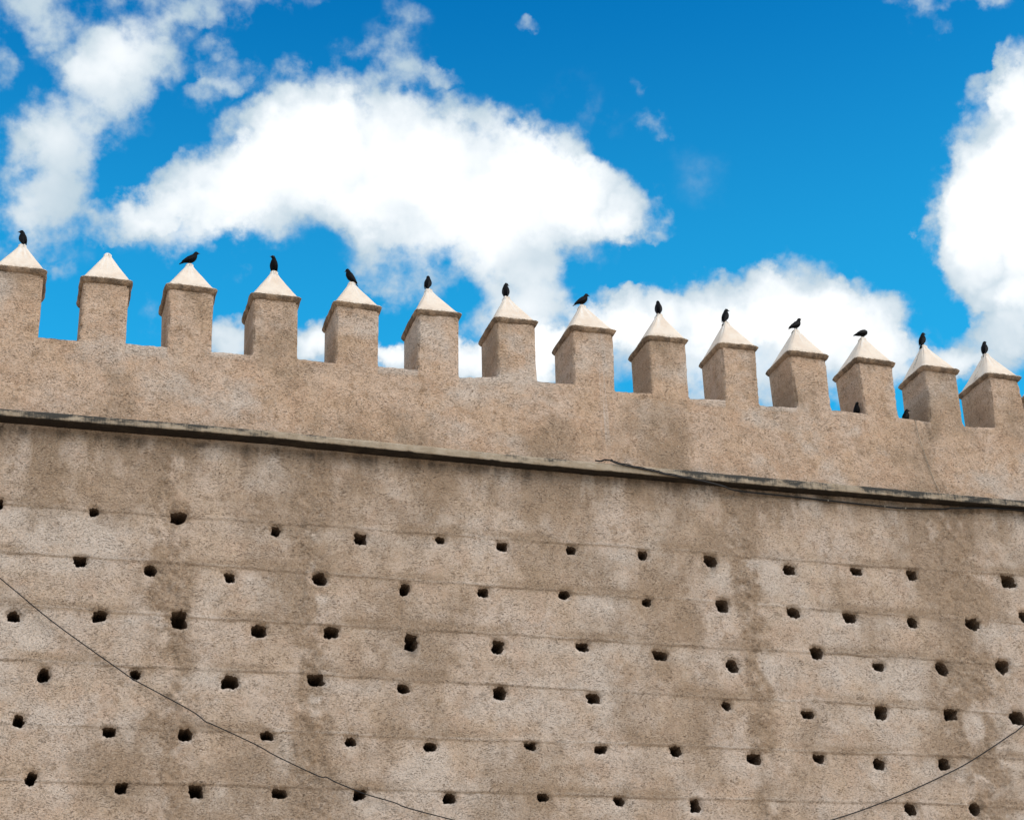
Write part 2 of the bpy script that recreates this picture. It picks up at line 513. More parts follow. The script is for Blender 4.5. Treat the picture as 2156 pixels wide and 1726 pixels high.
# ------------------------------------------------------------------ ground
gv = []
gx = np.concatenate([np.array([-2500, -900, -300, -120]), np.arange(-60, 91, 3.0), np.array([150, 320, 900, 2500])])
gy = np.concatenate([np.array([-2500, -900, -300, -120]), np.arange(-60, 31, 3.0), np.array([60, 150, 400, 900, 2500])])
GX, GY = np.meshgrid(gx, gy)
near = smooth(np.hypot(GX - 8, GY + 15), 60, 40)
gz = near * .10 * fbm(GX * .2, GY * .2, 90, 3) - .02
gz = np.where((GY > -1.0), -.06, gz)
ground = link('ground', make_mesh('ground', np.stack([GX, GY, gz], -1).reshape(-1, 3), grid_faces(len(gx), len(gy)), [M_GROUND],
                                  cols=np.zeros((GX.size, 3))))
tag(ground, kind='structure')

# ------------------------------------------------------------------ the rampart
wall = bpy.data.objects.new('rampart_wall', None)
COL.objects.link(wall)
wall.location = (12.3, 0.0, 0.0)
tag(wall, 'tall tan rammed earth rampart with battlements, a projecting ledge and rows of square holes', 'wall')
WOFF = np.array([12.3, 0.0, 0.0])


def part(name, verts, faces, mats, parent=wall, off=WOFF, **kw):
    return link(name, make_mesh(name, np.asarray(verts) - off, faces, mats, **kw), parent)


# putlog holes: x, z, width, height (metres on the face)
HOLES = [(4.98, 11.1, .167, .152), (6.25, 11.1, .242, .216), (7.74, 11.0, .147, .187), (9.08, 10.98, .212, .206), (10.36, 11.05, .156, .145),
         (11.39, 11.01, .191, .163), (12.56, 11.03, .18, .164), (13.8, 11.03, .185, .167), (15.02, 11.01, .224, .219), (16.45, 10.97, .23, .205),
         (17.71, 11.02, .2, .155), (18.78, 11.02, .223, .192), (20.69, 11.01, .27, .231), (3.61, 11.12, .134, .18), (4.84, 10.32, .204, .163),
         (5.86, 10.24, .209, .179), (7.06, 10.21, .172, .166), (8.45, 10.28, .237, .215), (9.77, 10.18, .168, .218), (11.06, 10.22, .203, .158),
         (12.41, 10.26, .193, .161), (13.82, 10.23, .182, .162), (15.15, 10.24, .222, .23), (16.44, 10.21, .245, .2), (17.48, 10.17, .232, .185),
         (18.64, 10.16, .201, .221), (19.82, 10.19, .281, .241), (20.87, 10.36, .172, .227), (3.96, 9.41, .197, .171), (5.18, 9.48, .217, .203),
         (6.31, 9.51, .265, .279), (7.53, 9.39, .228, .207), (8.62, 9.44, .249, .195), (9.87, 9.35, .211, .319), (11.27, 9.34, .217, .23),
         (12.68, 9.42, .24, .156), (13.98, 9.34, .263, .158), (15.23, 9.23, .236, .239), (16.78, 9.53, .227, .229), (17.9, 9.35, .232, .164),
         (19.1, 9.36, .238, .25), (20.28, 9.45, .262, .254), (4.45, 8.57, .184, .195), (5.74, 8.64, .163, .156), (7.11, 8.59, .251, .216),
         (8.39, 8.68, .273, .19), (9.74, 8.6, .222, .148), (11.26, 8.61, .23, .226), (12.79, 8.59, .238, .168), (15.07, 8.56, .166, .156),
         (16.48, 8.48, .239, .142), (17.82, 8.57, .229, .257), (19.14, 8.58, .253, .212), (20.41, 8.58, .296, .264), (4.16, 7.88, .167, .19),
         (5.41, 7.78, .199, .151), (6.5, 7.77, .217, .194), (7.69, 7.81, .209, .141), (8.92, 7.76, .2, .143), (10.16, 7.74, .206, .159),
         (11.74, 7.79, .214, .133), (12.87, 7.77, .219, .134), (14.13, 7.79, .209, .181), (15.46, 7.72, .231, .183), (16.62, 7.75, .203, .17),
         (17.68, 7.7, .225, .203), (18.89, 7.74, .231, .206), (4.39, 7.08, .166, .198), (5.64, 6.99, .197, .174), (6.67, 6.97, .229, .203),
         (7.89, 6.96, .235, .151), (9.08, 6.98, .199, .167), (10.44, 6.96, .205, .156), (11.89, 7.02, .212, .13), (13.13, 6.99, .186, .145),
         (14.38, 6.94, .191, .221), (18.15, 6.99, .225, .215), (19.34, 7.02, .213, .218)]

# merlons: bottom left x,z / bottom right x,z / eave left, right x / eave z / apex x,z / depth
MER = [(3.215, 13.945, 3.954, 13.947, 3.17, 3.997, 15.12, 3.59, 15.85, .92),
       (4.568, 13.957, 5.290, 13.983, 4.527, 5.335, 15.09, 4.938, 15.85, .90),
       (5.933, 13.985, 6.636, 13.986, 5.858, 6.683, 15.115, 6.268, 15.85, .97),
       (7.289, 14.004, 8.023, 14.009, 7.234, 8.065, 15.12, 7.680, 15.885, .96),
       (8.648, 14.006, 9.366, 14.018, 8.610, 9.427, 15.128, 9.012, 15.85, .98),
       (10.031, 14.025, 10.742, 13.960, 10.004, 10.809, 15.152, 10.357, 15.89, .98),
       (11.411, 14.035, 12.123, 14.039, 11.379, 12.164, 15.163, 11.763, 15.90, .92),
       (12.774, 14.050, 13.522, 13.993, 12.751, 13.595, 15.162, 13.176, 15.91, .98),
       (14.191, 14.017, 14.893, 13.993, 14.154, 14.942, 15.128, 14.623, 15.88, .85),
       (15.562, 14.029, 16.211, 13.989, 15.522, 16.297, 15.14, 15.922, 15.865, .85),
       (16.930, 14.011, 17.613, 14.041, 16.868, 17.681, 15.125, 17.332, 15.88, .88),
       (18.293, 14.036, 18.955, 14.026, 18.214, 19.026, 15.132, 18.687, 15.86, .85),
       (19.593, 13.994, 20.277, 13.965, 19.586, 20.345, 15.12, 19.952, 15.84, .85),
       (20.932, 14.008, 21.640, 14.000, 20.907, 21.656, 15.11, 21.319, 15.835, .95),
       (22.270, 14.000, 22.970, 14.000, 22.220, 23.020, 15.12, 22.640, 15.85, .92),
       (23.640, 14.000, 24.340, 14.000, 23.590, 24.390, 15.12, 24.010, 15.85, .92)]
MER = [(1.85, 13.94, 2.56, 13.94, 1.80, 2.61, 15.11, 2.21, 15.84, .92)] + MER

G = .018
X0, X1 = -16.0, 44.0


def fine_axis(a, lo, hi, b):
    """coarse - fine - coarse coordinates; the fine part sits on multiples of G"""
    lo, hi = round(lo / G) * G, round(hi / G) * G
    fine = np.arange(round(lo / G), round(hi / G) + 1) * G

    def far(s, e):
        out, st, p = [], .03, s
        sg = 1 if e > s else -1
        while abs(p - e) > st * 1.5:
            p += sg * st
            out.append(p)
            st = min(st * 1.35, .6)
        out.append(e)
        return np.array(out)
    left = far(fine[0], a)[::-1] if a < fine[0] - 1e-6 else np.array([])
    right = far(fine[-1], b) if b > fine[-1] + 1e-6 else np.array([])
    return np.concatenate([left, fine, right])


xs = fine_axis(X0, 2.6, 22.4, X1)
Z_LEDGE = 12.42
zs = fine_axis(-.3, 6.3, Z_LEDGE, Z_LEDGE)
ZT = zs[-1]
XX, ZZ = np.meshgrid(xs, zs)
XX, ZZ = XX.copy(), ZZ.copy()
KEEP = np.ones((len(zs) - 1, len(xs) - 1), bool)
XM, ZM = np.meshgrid((xs[1:] + xs[:-1]) / 2, (zs[1:] + zs[:-1]) / 2)
BN, CN = 15, 4
B = BN * G
hole_rings = []
lip = np.zeros_like(XX)
for hi_, (hx, hz, hw, hh) in enumerate(HOLES):
    rng = random.Random(100 + hi_)
    ix = int(np.argmin(np.abs(xs - hx)))
    iz = int(np.argmin(np.abs(zs - hz)))
    cx, cz = xs[ix], zs[iz]
    sl_ = (slice(iz - BN, iz + BN + 1), slice(ix - BN, ix + BN + 1))
    jj, ii = np.meshgrid(np.arange(-BN, BN + 1), np.arange(-BN, BN + 1))
    c = np.maximum(np.abs(jj), np.abs(ii))
    cc = np.maximum(c, 1)
    th = np.arctan2(ii, jj)
    ex = rng.choice([2.1, 2.5, 3.2, 4.5])
    ex_t = rng.choice([2.4, 3.0, 6.0])
    e = np.where(ii > 0, ex_t, ex)
    a_, b_ = hw * .475, hh * .475
    rr = (np.abs(np.cos(th) / a_) ** e + np.abs(np.sin(th) / b_) ** e) ** (-1 / e)
    s1, s2 = rng.uniform(0, 50), rng.uniform(0, 50)
    skew = rng.uniform(-.16, .16)
    rr = rr * (1 + .26 * vnoise(np.cos(th) * 1.6 + s1, np.sin(th) * 1.6 + s2, 5) + .30 * vnoise(np.cos(th) * 4 + s2, np.sin(th) * 4 + s1, 6) + .22 * (ii > -2) * vnoise(np.cos(th) * 9 + s2, np.sin(th) * 9 + s1, 66))
    ox = rr * np.cos(th) + skew * rr * np.sin(th)
    oz = rr * np.sin(th)
    t = np.clip((c - CN) / (BN - CN), 0, 1)
    t = t ** 1.25
    XX[sl_] = cx + (1 - t) * ox + t * (B * jj / cc)
    ZZ[sl_] = cz + (1 - t) * oz + t * (B * ii / cc)
    # broken, rounded lip
    lp = np.exp(-((c - CN) / 2.2) ** 2) * (.018 + .02 * (vnoise(np.cos(th) * 2.5 + s2, np.sin(th) * 2.5, 7) + .5) * (ii > -1))
    lip[sl_] += np.where(c >= CN, lp, 0)
    KEEP[(np.abs(ZM - cz) < CN * G) & (np.abs(XM - cx) < CN * G)] = False
    # ring of grid indices round the opening, counter-clockwise
    ring = [(iz - CN + 0, ix - CN + k) for k in range(2 * CN)] + [(iz - CN + k, ix + CN) for k in range(2 * CN)] + \
           [(iz + CN, ix + CN - k) for k in range(2 * CN)] + [(iz + CN - k, ix - CN) for k in range(2 * CN)]
    hole_rings.append((ring, rng.uniform(.55, .8), rng.random()))

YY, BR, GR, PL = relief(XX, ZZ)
# soot and droppings below some holes, crumbled edges above them
for k, (hx, hz, hw, hh) in enumerate(HOLES):
    q = (np.abs(XX - hx) < .4) & (np.abs(ZZ - hz) < .5)
    dx, dz = XX[q] - hx, ZZ[q] - hz
    rr = np.hypot(dx / (hw * .5), dz / (hh * .5))
    YY[q] += 0.012 * smooth(rr, 1.7, 1.0) * (vnoise(XX[q] * 30, ZZ[q] * 30, 8) + .3)
    BR[q] += .55 * smooth(rr, 1.9, 1.0) * smooth(dz, -.06, .05)
    PL[q] += .75 * smooth(rr, 1.55, 1.1) * smooth(dz, -.02, -.08)
    if k in (8, 33, 42):
        GR[q] += .75 * smooth(np.abs(dx - .03), .12, 0) * smooth(dz, -hh * .5 - .14, -hh * .5 + .02) * (dz < 0)
    if k == 45:
        PL[q] += 1.2 * smooth(np.abs(dx), .14, 0.02) * smooth(dz, -.5, -.2) * (dz < 0)
q = (np.abs(XX - 8.39) < .2) & (ZZ < 8.62) & (ZZ > 8.05)
PL[q] += .9 * smooth(np.abs(XX[q] - 8.39) + .1 * (8.6 - ZZ[q]), .15, .05)
YY += lip
verts = np.stack([XX, YY, ZZ], -1).reshape(-1, 3)
faces = grid_faces(len(xs), len(zs)).reshape(len(zs) - 1, len(xs) - 1, 4)[KEEP]
cols = np.clip(np.stack([BR, GR, PL], -1).reshape(-1, 3), 0, 1)
used = np.unique(faces)
remap = np.full(len(verts), -1)
remap[used] = np.arange(len(used))
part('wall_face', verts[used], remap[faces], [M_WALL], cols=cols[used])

# one lining object per putlog hole, sharing the rim of the opening in the face
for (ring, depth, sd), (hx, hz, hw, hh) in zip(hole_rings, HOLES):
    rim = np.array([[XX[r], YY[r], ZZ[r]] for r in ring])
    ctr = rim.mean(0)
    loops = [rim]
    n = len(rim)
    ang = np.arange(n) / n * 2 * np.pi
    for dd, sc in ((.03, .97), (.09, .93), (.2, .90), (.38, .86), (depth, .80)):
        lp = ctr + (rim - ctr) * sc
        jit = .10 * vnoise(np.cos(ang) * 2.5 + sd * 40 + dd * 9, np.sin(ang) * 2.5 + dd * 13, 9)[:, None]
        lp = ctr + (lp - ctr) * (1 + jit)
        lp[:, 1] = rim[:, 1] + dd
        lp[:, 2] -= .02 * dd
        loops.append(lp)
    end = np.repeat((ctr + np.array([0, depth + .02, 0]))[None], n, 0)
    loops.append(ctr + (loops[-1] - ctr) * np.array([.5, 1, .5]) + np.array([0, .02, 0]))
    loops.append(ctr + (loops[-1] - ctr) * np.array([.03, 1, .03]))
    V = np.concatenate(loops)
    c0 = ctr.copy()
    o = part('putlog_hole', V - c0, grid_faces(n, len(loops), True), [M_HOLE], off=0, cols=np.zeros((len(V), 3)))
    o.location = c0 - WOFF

# parapet above the ledge, its top following the worn crenel sills
sx, sz = [X0], [14.0]
for m in MER:
    sx += [m[0], m[2]]
    sz += [m[1], m[3]]
sx.append(X1)
sz.append(14.0)


def sill(x):
    return np.interp(x, sx, sz)


def in_merlon(x):
    f = np.zeros_like(x)
    for m in MER:
        f = np.maximum(f, smooth(x, m[0] - .012, m[0] + .012) * smooth(x, m[2] + .012, m[2] - .012))
    return f


np_rows = 90
tt = np.linspace(0, 1, np_rows)
zt = sill(xs) + .012 * fbm(xs * 3.0, xs * 0, 81, 3) * (1 - in_merlon(xs)) + .006 * vnoise(xs * 22, xs * 0, 82) * (1 - in_merlon(xs))
PX = np.repeat(xs[None], np_rows, 0)
PZ = ZT + (zt[None] - ZT) * tt[:, None]
PY, pb, pg, pp = relief(PX, PZ)
op = 1 - in_merlon(PX)
dtop = zt[None] - PZ
PY += op * .022 * np.exp(-(dtop / .022) ** 2) * (1 + 1.2 * vnoise(PX * 14, PZ * 0, 83))
# hard pale mortar on the sills with cracks
band = .10 + .12 * vnoise(PX * 1.9, PX * 0, 84)
sm = op * smooth(dtop, band + .05, band - .02)
PY -= sm * .008
pp = np.clip(pp + .85 * sm * smooth(vnoise(PX * .5, PX * 0, 86), -.35, .1), 0, 1)
pb = np.clip(pb * (1 - .6 * sm), 0, 1)
pg = np.clip(pg + op * .5 * smooth(dtop, .05, 0) * smooth(fbm(PX * 4, PZ * 4, 85, 3), -.1, .35), 0, 1)
rows = [np.stack([PX, PY, PZ], -1)]
rc = [np.stack([pb, pg, pp], -1)]
for yy_, dz_ in ((.03, .004), (.12, .006), (.5, .002), (1.05, 0), (1.05, -1.1)):
    z_ = zt + dz_ * (1 - in_merlon(xs)) - in_merlon(xs) * .03
    if dz_ < -1:
        z_ = zt * 0 + 12.9
    rows.append(np.stack([xs, np.full_like(xs, yy_) + .0, z_], -1)[None])
    rc.append(np.tile(np.array([.2, .1, .5]), (1, len(xs), 1)))
V = np.concatenate(rows).reshape(-1, 3)
nf = np_rows * len(xs)
V = np.concatenate([V[:nf], V[nf - len(xs):]])
rc = np.concatenate(rc).reshape(-1, 3)
rc = np.concatenate([rc[:nf], rc[nf - len(xs):]])
pf = np.concatenate([grid_faces(len(xs), np_rows), grid_faces(len(xs), 6) + nf])
part('parapet', V, pf, [M_WALL], cols=rc)

# wall walk and back of the rampart
bx = [(X0, 1.0, -.3), (X1, 1.0, -.3), (X1, 3.2, -.3), (X0, 3.2, -.3), (X0, 1.0, 12.9), (X1, 1.0, 12.9), (X1, 3.2, 12.9), (X0, 3.2, 12.9)]
part('wall_walk', bx, [(0, 1, 5, 4), (1, 2, 6, 5), (2, 3, 7, 6), (3, 0, 4, 7), (4, 5, 6, 7), (3, 2, 1, 0)], [M_WALL], smoothf=False,
     cols=np.zeros((8, 3)))

# ------------------------------------------------------------------ ledge
lx = xs
ltop = np.interp(lx, [3.5, 7.5, 11.5, 16, 21.2], [12.556, 12.577, 12.538, 12.524, 12.498])
lbot = np.interp(lx, [3.5, 7.5, 11.5, 16, 21.2], [12.440, 12.455, 12.400, 12.374, 12.375])
lpr = np.interp(lx, [3.5, 7.5, 11.5, 16, 21.2], [.27, .26, .22, .21, .22])
prof = [(-.002, 'wt'), (.5, 't'), (.92, 't'), (1.0, 't1'), (1.0, 'm'), (1.0, 'm2'), (1.0, 'b1'), (.94, 'b'), (.5, 'b'), (-.06, 'wb')]
LV, LC = [], []
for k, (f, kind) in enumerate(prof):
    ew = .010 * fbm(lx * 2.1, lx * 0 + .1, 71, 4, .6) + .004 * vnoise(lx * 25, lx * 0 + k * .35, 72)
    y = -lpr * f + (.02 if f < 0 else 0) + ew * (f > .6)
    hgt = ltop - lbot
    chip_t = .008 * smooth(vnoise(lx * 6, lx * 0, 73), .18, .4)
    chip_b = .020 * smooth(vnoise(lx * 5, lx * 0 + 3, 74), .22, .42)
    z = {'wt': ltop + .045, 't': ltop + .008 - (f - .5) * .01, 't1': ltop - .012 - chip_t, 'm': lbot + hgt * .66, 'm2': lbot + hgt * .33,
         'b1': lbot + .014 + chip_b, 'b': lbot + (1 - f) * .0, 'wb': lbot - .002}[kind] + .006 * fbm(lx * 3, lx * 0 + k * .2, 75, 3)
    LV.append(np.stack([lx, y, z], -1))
    mil_shade = np.clip(.50 + .9 * smooth(lx, 9.5, 5.5) + .75 * smooth(lx, 14.5, 19.5) + 1.2 * fbm(lx * .8, lx * 0, 76, 3), 0.05, 1)
    mil_shade = mil_shade * (1.0 if kind in ('t1', 't', 'wt') else .8 if kind == 'm' else .6) if f > 0 else mil_shade * .6
    if kind in ('b', 'wb'):  # underside: shade put into the colour on top of the mildew
        mil_shade = np.full_like(lx, .85)
    LC.append(np.stack([lx * 0 + (.9 if kind in ('b', 'wb') else 0), mil_shade, lx * 0], -1))
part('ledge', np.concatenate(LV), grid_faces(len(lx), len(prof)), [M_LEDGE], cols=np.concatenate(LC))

# ------------------------------------------------------------------ merlons, each with its pyramid cap
for mi, (xl, zl, xr, zr, el, er_, ez, ax, az, dep) in enumerate(MER):
    rng = random.Random(500 + mi)
    fine = 0 < mi < 16
    nfx, ndy, nz = (38, 26, 56) if fine else (16, 10, 16)
    tl, tr = el + .045, er_ - .045
    zb_top = ez - .06
    # perimeter parameter: front (left to right), right side, back, left side
    seq = [('f', u) for u in np.linspace(0, 1, nfx, endpoint=False)] + [('r', u) for u in np.linspace(0, 1, ndy, endpoint=False)] + \
          [('b', u) for u in np.linspace(0, 1, 12, endpoint=False)] + [('l', u) for u in np.linspace(0, 1, ndy, endpoint=False)]
    n = len(seq)
    U = np.array([{'f': u, 'r': 1, 'b': 1 - u, 'l': 0}[s] for s, u in seq])
    Wd = np.array([{'f': 0, 'r': u, 'b': 1, 'l': 1 - u}[s] for s, u in seq])
    side = np.array([s for s, u in seq])
    vt = np.linspace(0, 1, nz)
    V_ = np.repeat(vt[:, None], n, 1)
    L = xl + (tl - xl) * V_
    R = xr + (tr - xr) * V_
    X = L + (R - L) * U[None]
    zb = np.interp(X[0], [xl, xr], [sill(xl), sill(xr)])
    Z = zb[None] + (zb_top - zb[None]) * V_
    fy, b1, g1, p1 = relief(X, Z)
    Y = fy * (1 - Wd)[None] + Wd[None] * dep
    # relief of the other sides
    sr = .014 * fbm(Y * 2 + mi, Z * 2, 91, 4) + .007 * fbm(Y * 12 + mi * 3, Z * 12, 92, 3, .6)
    lat = np.sin(np.clip(Wd, 0, 1) * np.pi) ** .4
    X = X + np.where(side == 'l', -sr, np.where(side == 'r', sr, 0)) * lat[None]
    # chipped, rounded front arrises (fading out where the body grows from the parapet)
    for cx_, sg in ((0.0, 1), (1.0, -1)):
        dist = np.hypot((X - (L + (R - L) * cx_)) * 1.0, Y - fy)
        ch = np.exp(-(dist / .022) ** 2) * (.008 + .040 * np.clip(vnoise(Z * 9 + mi * 7, Z * 0 + cx_ * 3, 93) + .15, 0, 1) + .012 * np.clip(vnoise(Z * 31 + mi * 7, Z * 0 + cx_ * 3, 931) + .2, 0, 1)) * smooth(V_, .0, .06)
        X = X + sg * ch
        Y = Y + ch
    # streaks under the eave
    dtop = zb_top - Z
    g1 = np.clip(g1 + .40 * smooth(dtop, .04 + .10 * (vnoise(X * 7, X * 0 + mi, 94) + .5), 0) * smooth(fbm(X * 10, Y * 10 + Z, 95, 3), -.3, .3), 0, 1)
    b1 = np.clip(b1 + .5 * smooth(dtop, .28, 0.) * smooth(fbm(X * 4, Z * 1.0 + Y * 3, 96, 3), -.3, .3), 0, 1)
    base = np.array([(xl + xr) / 2, dep / 2, zb.mean()])
    mo = part('merlon', np.stack([X, Y, Z], -1).reshape(-1, 3) - base, grid_faces(n, nz, True), [M_WALL], off=0,
              cols=np.stack([b1, g1, p1], -1).reshape(-1, 3))
    mo.location = base - WOFF
    # cap: fascia with a soft soffit, then a slightly sagging pyramid
    ns = 22 if fine else 10
    un = np.linspace(-1, 1, ns, endpoint=False)
    sq = np.concatenate([np.stack([un, -np.ones(ns)], -1), np.stack([np.ones(ns), un], -1),
                         np.stack([-un, np.ones(ns)], -1), np.stack([-np.ones(ns), -un], -1)])
    cxm, hx_ = (el + er_) / 2, (er_ - el) / 2
    y0, y1 = -.05, dep + .05
    cym, hy_ = (y0 + y1) / 2, (y1 - y0) / 2
    tilt = rng.uniform(-.012, .012)
    layers = []
    # (scale inwards as metres from the eave line, z)
    for ins, dz, rad in ((.060, -.085, .0), (.036, -.080, .008), (.014, -.062, .014), (.0, -.030, .010), (-.012, -.008, .012), (-.006, .006, .014)):
        layers.append(('e', ins, dz, rad))
    nl = 26 if fine else 10
    for k in range(1, nl + 1):
        layers.append(('p', k / nl, 0, 0))
    CV, CC = [], []
    hgt = az - ez
    for lk, (kd, a_, dz, rad) in enumerate(layers):
        if kd == 'e':
            px = cxm + sq[:, 0] * (hx_ - a_)
            py = cym + sq[:, 1] * (hy_ - a_)
            corner = (np.minimum(np.abs(sq[:, 0]), np.abs(sq[:, 1]))) ** 10
            px -= np.sign(sq[:, 0]) * corner * rad
            py -= np.sign(sq[:, 1]) * corner * rad
            pz = ez + dz + tilt * sq[:, 0] + .011 * fbm(px * 7 + mi, py * 7 + lk * .03, 97, 4) - .014 * corner
            px += .016 * vnoise(py * 9 + mi, pz * 9, 98) * (np.abs(sq[:, 0]) > .99)
            py += .016 * vnoise(px * 9 + mi, pz * 9, 99) * (np.abs(sq[:, 1]) > .99)
            CV.append(np.stack([px, py, pz], -1))
            CC.append(np.stack([np.full(len(sq), .95), .62 * smooth(fbm(px * 9 + mi, py * 9, 77, 3), -.30, .25), np.zeros(len(sq))], -1))
        else:
            t = a_
            ts = t - .004 * np.sin(np.pi * t)           # slight sag of the slopes
            s = 1 - ts
            s = max(s, .0) * (1 - .02) + .045 * (t > .86) * math.sin(min(1, (1 - t) / .14) * math.pi / 2)
            tipx = ax - cxm
            px = cxm + tipx * t + sq[:, 0] * (hx_ - .001) * s
            py = cym + sq[:, 1] * (hy_ - .001) * s
            corner = (np.minimum(np.abs(sq[:, 0]), np.abs(sq[:, 1]))) ** 8
            rr_ = .030 * min(1, s * 3)
            px -= np.sign(sq[:, 0]) * corner * rr_
            py -= np.sign(sq[:, 1]) * corner * rr_
            tz = hgt * t if t < .93 else hgt * (.93 + .07 * math.sin((t - .93) / .07 * math.pi / 2) * .55)
            pz = ez + tz + tilt * sq[:, 0] * (1 - t) + .010 * fbm(px * 4 + mi, py * 4, 78, 3) + .004 * fbm(px * 17 + mi, py * 17, 79, 2)
            CV.append(np.stack([px, py, pz], -1))
            e_ = .65 * smooth(np.full(len(sq), t), .16, .0) * smooth(vnoise(px * 6 + mi, py * 6, 80), -.3, .2)
            guano = smooth(np.full(len(sq), t), .62, .92) * smooth(vnoise(sq[:, 0] * 3 + mi * 3, sq[:, 1] * 3 + t, 87), -.2, .2)
            run = smooth(vnoise(sq[:, 0] * 7 + mi * 5, sq[:, 1] * 7, 88), .22, .36) * smooth(np.full(len(sq), t), .2, .7) * .8
            dk = .95 * smooth(np.full(len(sq), t), .74, .90) * smooth(vnoise(sq[:, 0] * 6 + mi, sq[:, 1] * 6 + t * 9, 89), -.04, .10)
            if mi == 13:      # green-black run on the left slope
                dk = np.maximum(dk, (sq[:, 0] < -.99) * smooth(np.abs(sq[:, 1] + .05), .22, .0) * smooth(np.full(len(sq), t), .1, .4))
            if mi == 14:
                dk = np.maximum(dk, .7 * (sq[:, 0] < -.99) * smooth(np.abs(sq[:, 1] + .1), .3, .0) * smooth(vnoise(sq[:, 1] * 9, np.full(len(sq), t * 9), 14), .0, .2))
            CC.append(np.stack([e_, dk, np.maximum(guano, run)], -1))
    nn = len(sq)
    CV, CC = np.concatenate(CV), np.concatenate(CC)
    f = grid_faces(nn, len(layers), True)
    midx = np.repeat(np.where(np.arange(len(layers) - 1) < 4, 1, 0), nn)
    cb = np.array([cxm, cym, ez])
    cap = link('cap', make_mesh('cap', CV - cb, f, [M_CAP, M_WALL], cols=CC, mat_idx=midx), mo)
    cap.location = cb - base

# ------------------------------------------------------------------ wires and cord
def wire(name, pts, rad, mat, label, cat, n=8):
    P = spline(pts, n)
    v, f = tube(P, rad)
    c = np.array(P[0])
    o = link(name, make_mesh(name, v - c, f, [mat]), None, c)
    tag(o, label, cat)
    return o


C1 = [(.55, 12.42), (2.2, 11.16), (3.73, 9.955), (4.005, 9.74), (4.589, 9.293), (5.656, 8.586), (5.732, 8.54), (6.542, 8.128), (6.774, 7.969), (6.886, 7.928),
      (7.505, 7.656), (7.815, 7.495), (8.43, 7.233), (8.557, 7.216), (8.685, 7.15), (9.018, 7.027), (9.195, 6.97), (9.566, 6.871),
      (9.784, 6.793), (10.457, 6.635), (12.0, 6.30), (13.4, 6.14)]
C1Y = [-.06, -.06, -.07, -.07, -.06, -.035, -.035, -.05, -.045, -.04, -.06, -.06, -.04, -.04, -.05, -.035, -.035, -.05, -.05, -.06, -.05, -.04]
wire('wire', [(x, y, z) for (x, z), y in zip(C1, C1Y)], .0085, M_WIRE,
     'thin black kinked wire slanting down across the lower left of the wall, passing two holes', 'wire', 6)
C2 = [(13.4, 6.16), (15.2, 6.36), (16.675, 6.774), (17.398, 7.0), (18.17, 7.285), (18.965, 7.618), (19.418, 7.837), (20.165, 8.259), (20.478, 8.45), (22.2, 9.6), (24.2, 11.0)]
wire('wire', [(x, -.05, z) for x, z in C2], .0095, M_WIRE,
     'thin black smooth wire rising to the right across the lower right corner of the wall', 'wire', 6)
# heavier cable over the ledge, then hanging below it
a3 = [(12.99, -0.211, 12.566), (13.09, -0.221, 12.560), (13.151, -0.231, 12.585), (13.255, -0.236, 12.578), (13.392, -0.239, 12.530), (13.808, -0.236, 12.478), (14.086, -0.239, 12.441),
      (14.179, -0.239, 12.418), (14.692, -0.236, 12.370), (14.978, -.232, 12.337), (15.27, -.20, 12.300), (15.56, -.10, 12.285), (16.35, -.05, 12.285), (16.833, -.035, 12.280),
      (17.3, -.04, 12.263), (17.784, -.035, 12.254), (18.39, -.04, 12.238), (18.8, -.035, 12.240), (19.53, -.05, 12.279), (19.72, -.10, 12.290), (20.4, -.12, 12.335), (21.2, -.12, 12.362), (23.5, -.12, 12.366)]
cab = wire('cable', a3, .015, M_WIRE, 'heavy black cable lying over the ledge and sagging beneath it on the right', 'cable', 8)
v2, f2 = tube([Vector(p) + Vector((0, -.004, .020 + .006 * math.sin(i * 1.3))) for i, p in enumerate(spline(a3[3:9], 8))], .009)
c0 = np.array(a3[0])
link('cable_strand', make_mesh('cable_strand', v2 - c0, f2, [M_WIRE]), cab)
for (x, y, z) in ((18.39, -.045, 12.238), (18.8, -.04, 12.240), (17.3, -.045, 12.263)):
    bm = bmesh.new()
    bmesh.ops.create_cone(bm, cap_ends=True, segments=8, radius1=.019, radius2=.019, depth=.022)
    bmesh.ops.bevel(bm, geom=bm.edges[:], offset=.003, segments=1, affect='EDGES')
    me = bpy.data.meshes.new('clip')
    bm.to_mesh(me)
    bm.free()
    me.materials.append(M_STRING)
    o = link('clip', me, cab)
    o.location = Vector((x, y, z)) - Vector(c0)
    o.rotation_euler = (0, math.pi / 2, 0)
s4 = [(19.262, .06, 14.005), (19.268, -.012, 13.985), (19.275, -.02, 13.958), (19.293, -.022, 13.669), (19.346, -.02, 13.41), (19.396, -.022, 13.135), (19.467, -.022, 12.838), (19.548, -.03, 12.60)]
wire('cord', s4, .005, M_STRING, 'thin pale grey cord hanging from a crenel sill down to the ledge', 'cord', 6)


# ------------------------------------------------------------------ birds
def ring_mesh(sections, seg=14):
    """sections: (centre, tangent, side vector, half width, half thickness)"""
    vs = []
    for (c, tg, sd, hw, ht) in sections:
        up = sd.cross(tg).normalized()
        for k in range(seg):
            g = 2 * math.pi * k / seg
            vs.append(c + sd * (math.cos(g) * hw) + up * (math.sin(g) * ht))
    vs.append(sections[0][0])
    vs.append(sections[-1][0])
    n = len(sections)
    faces = [tuple(int(i) for i in q) for q in grid_faces(seg, n, True)]
    faces += [((k + 1) % seg, k, seg * n) for k in range(seg)]
    faces += [(seg * (n - 1) + k, seg * (n - 1) + (k + 1) % seg, seg * n + 1) for k in range(seg)]
    return [tuple(v) for v in vs], faces


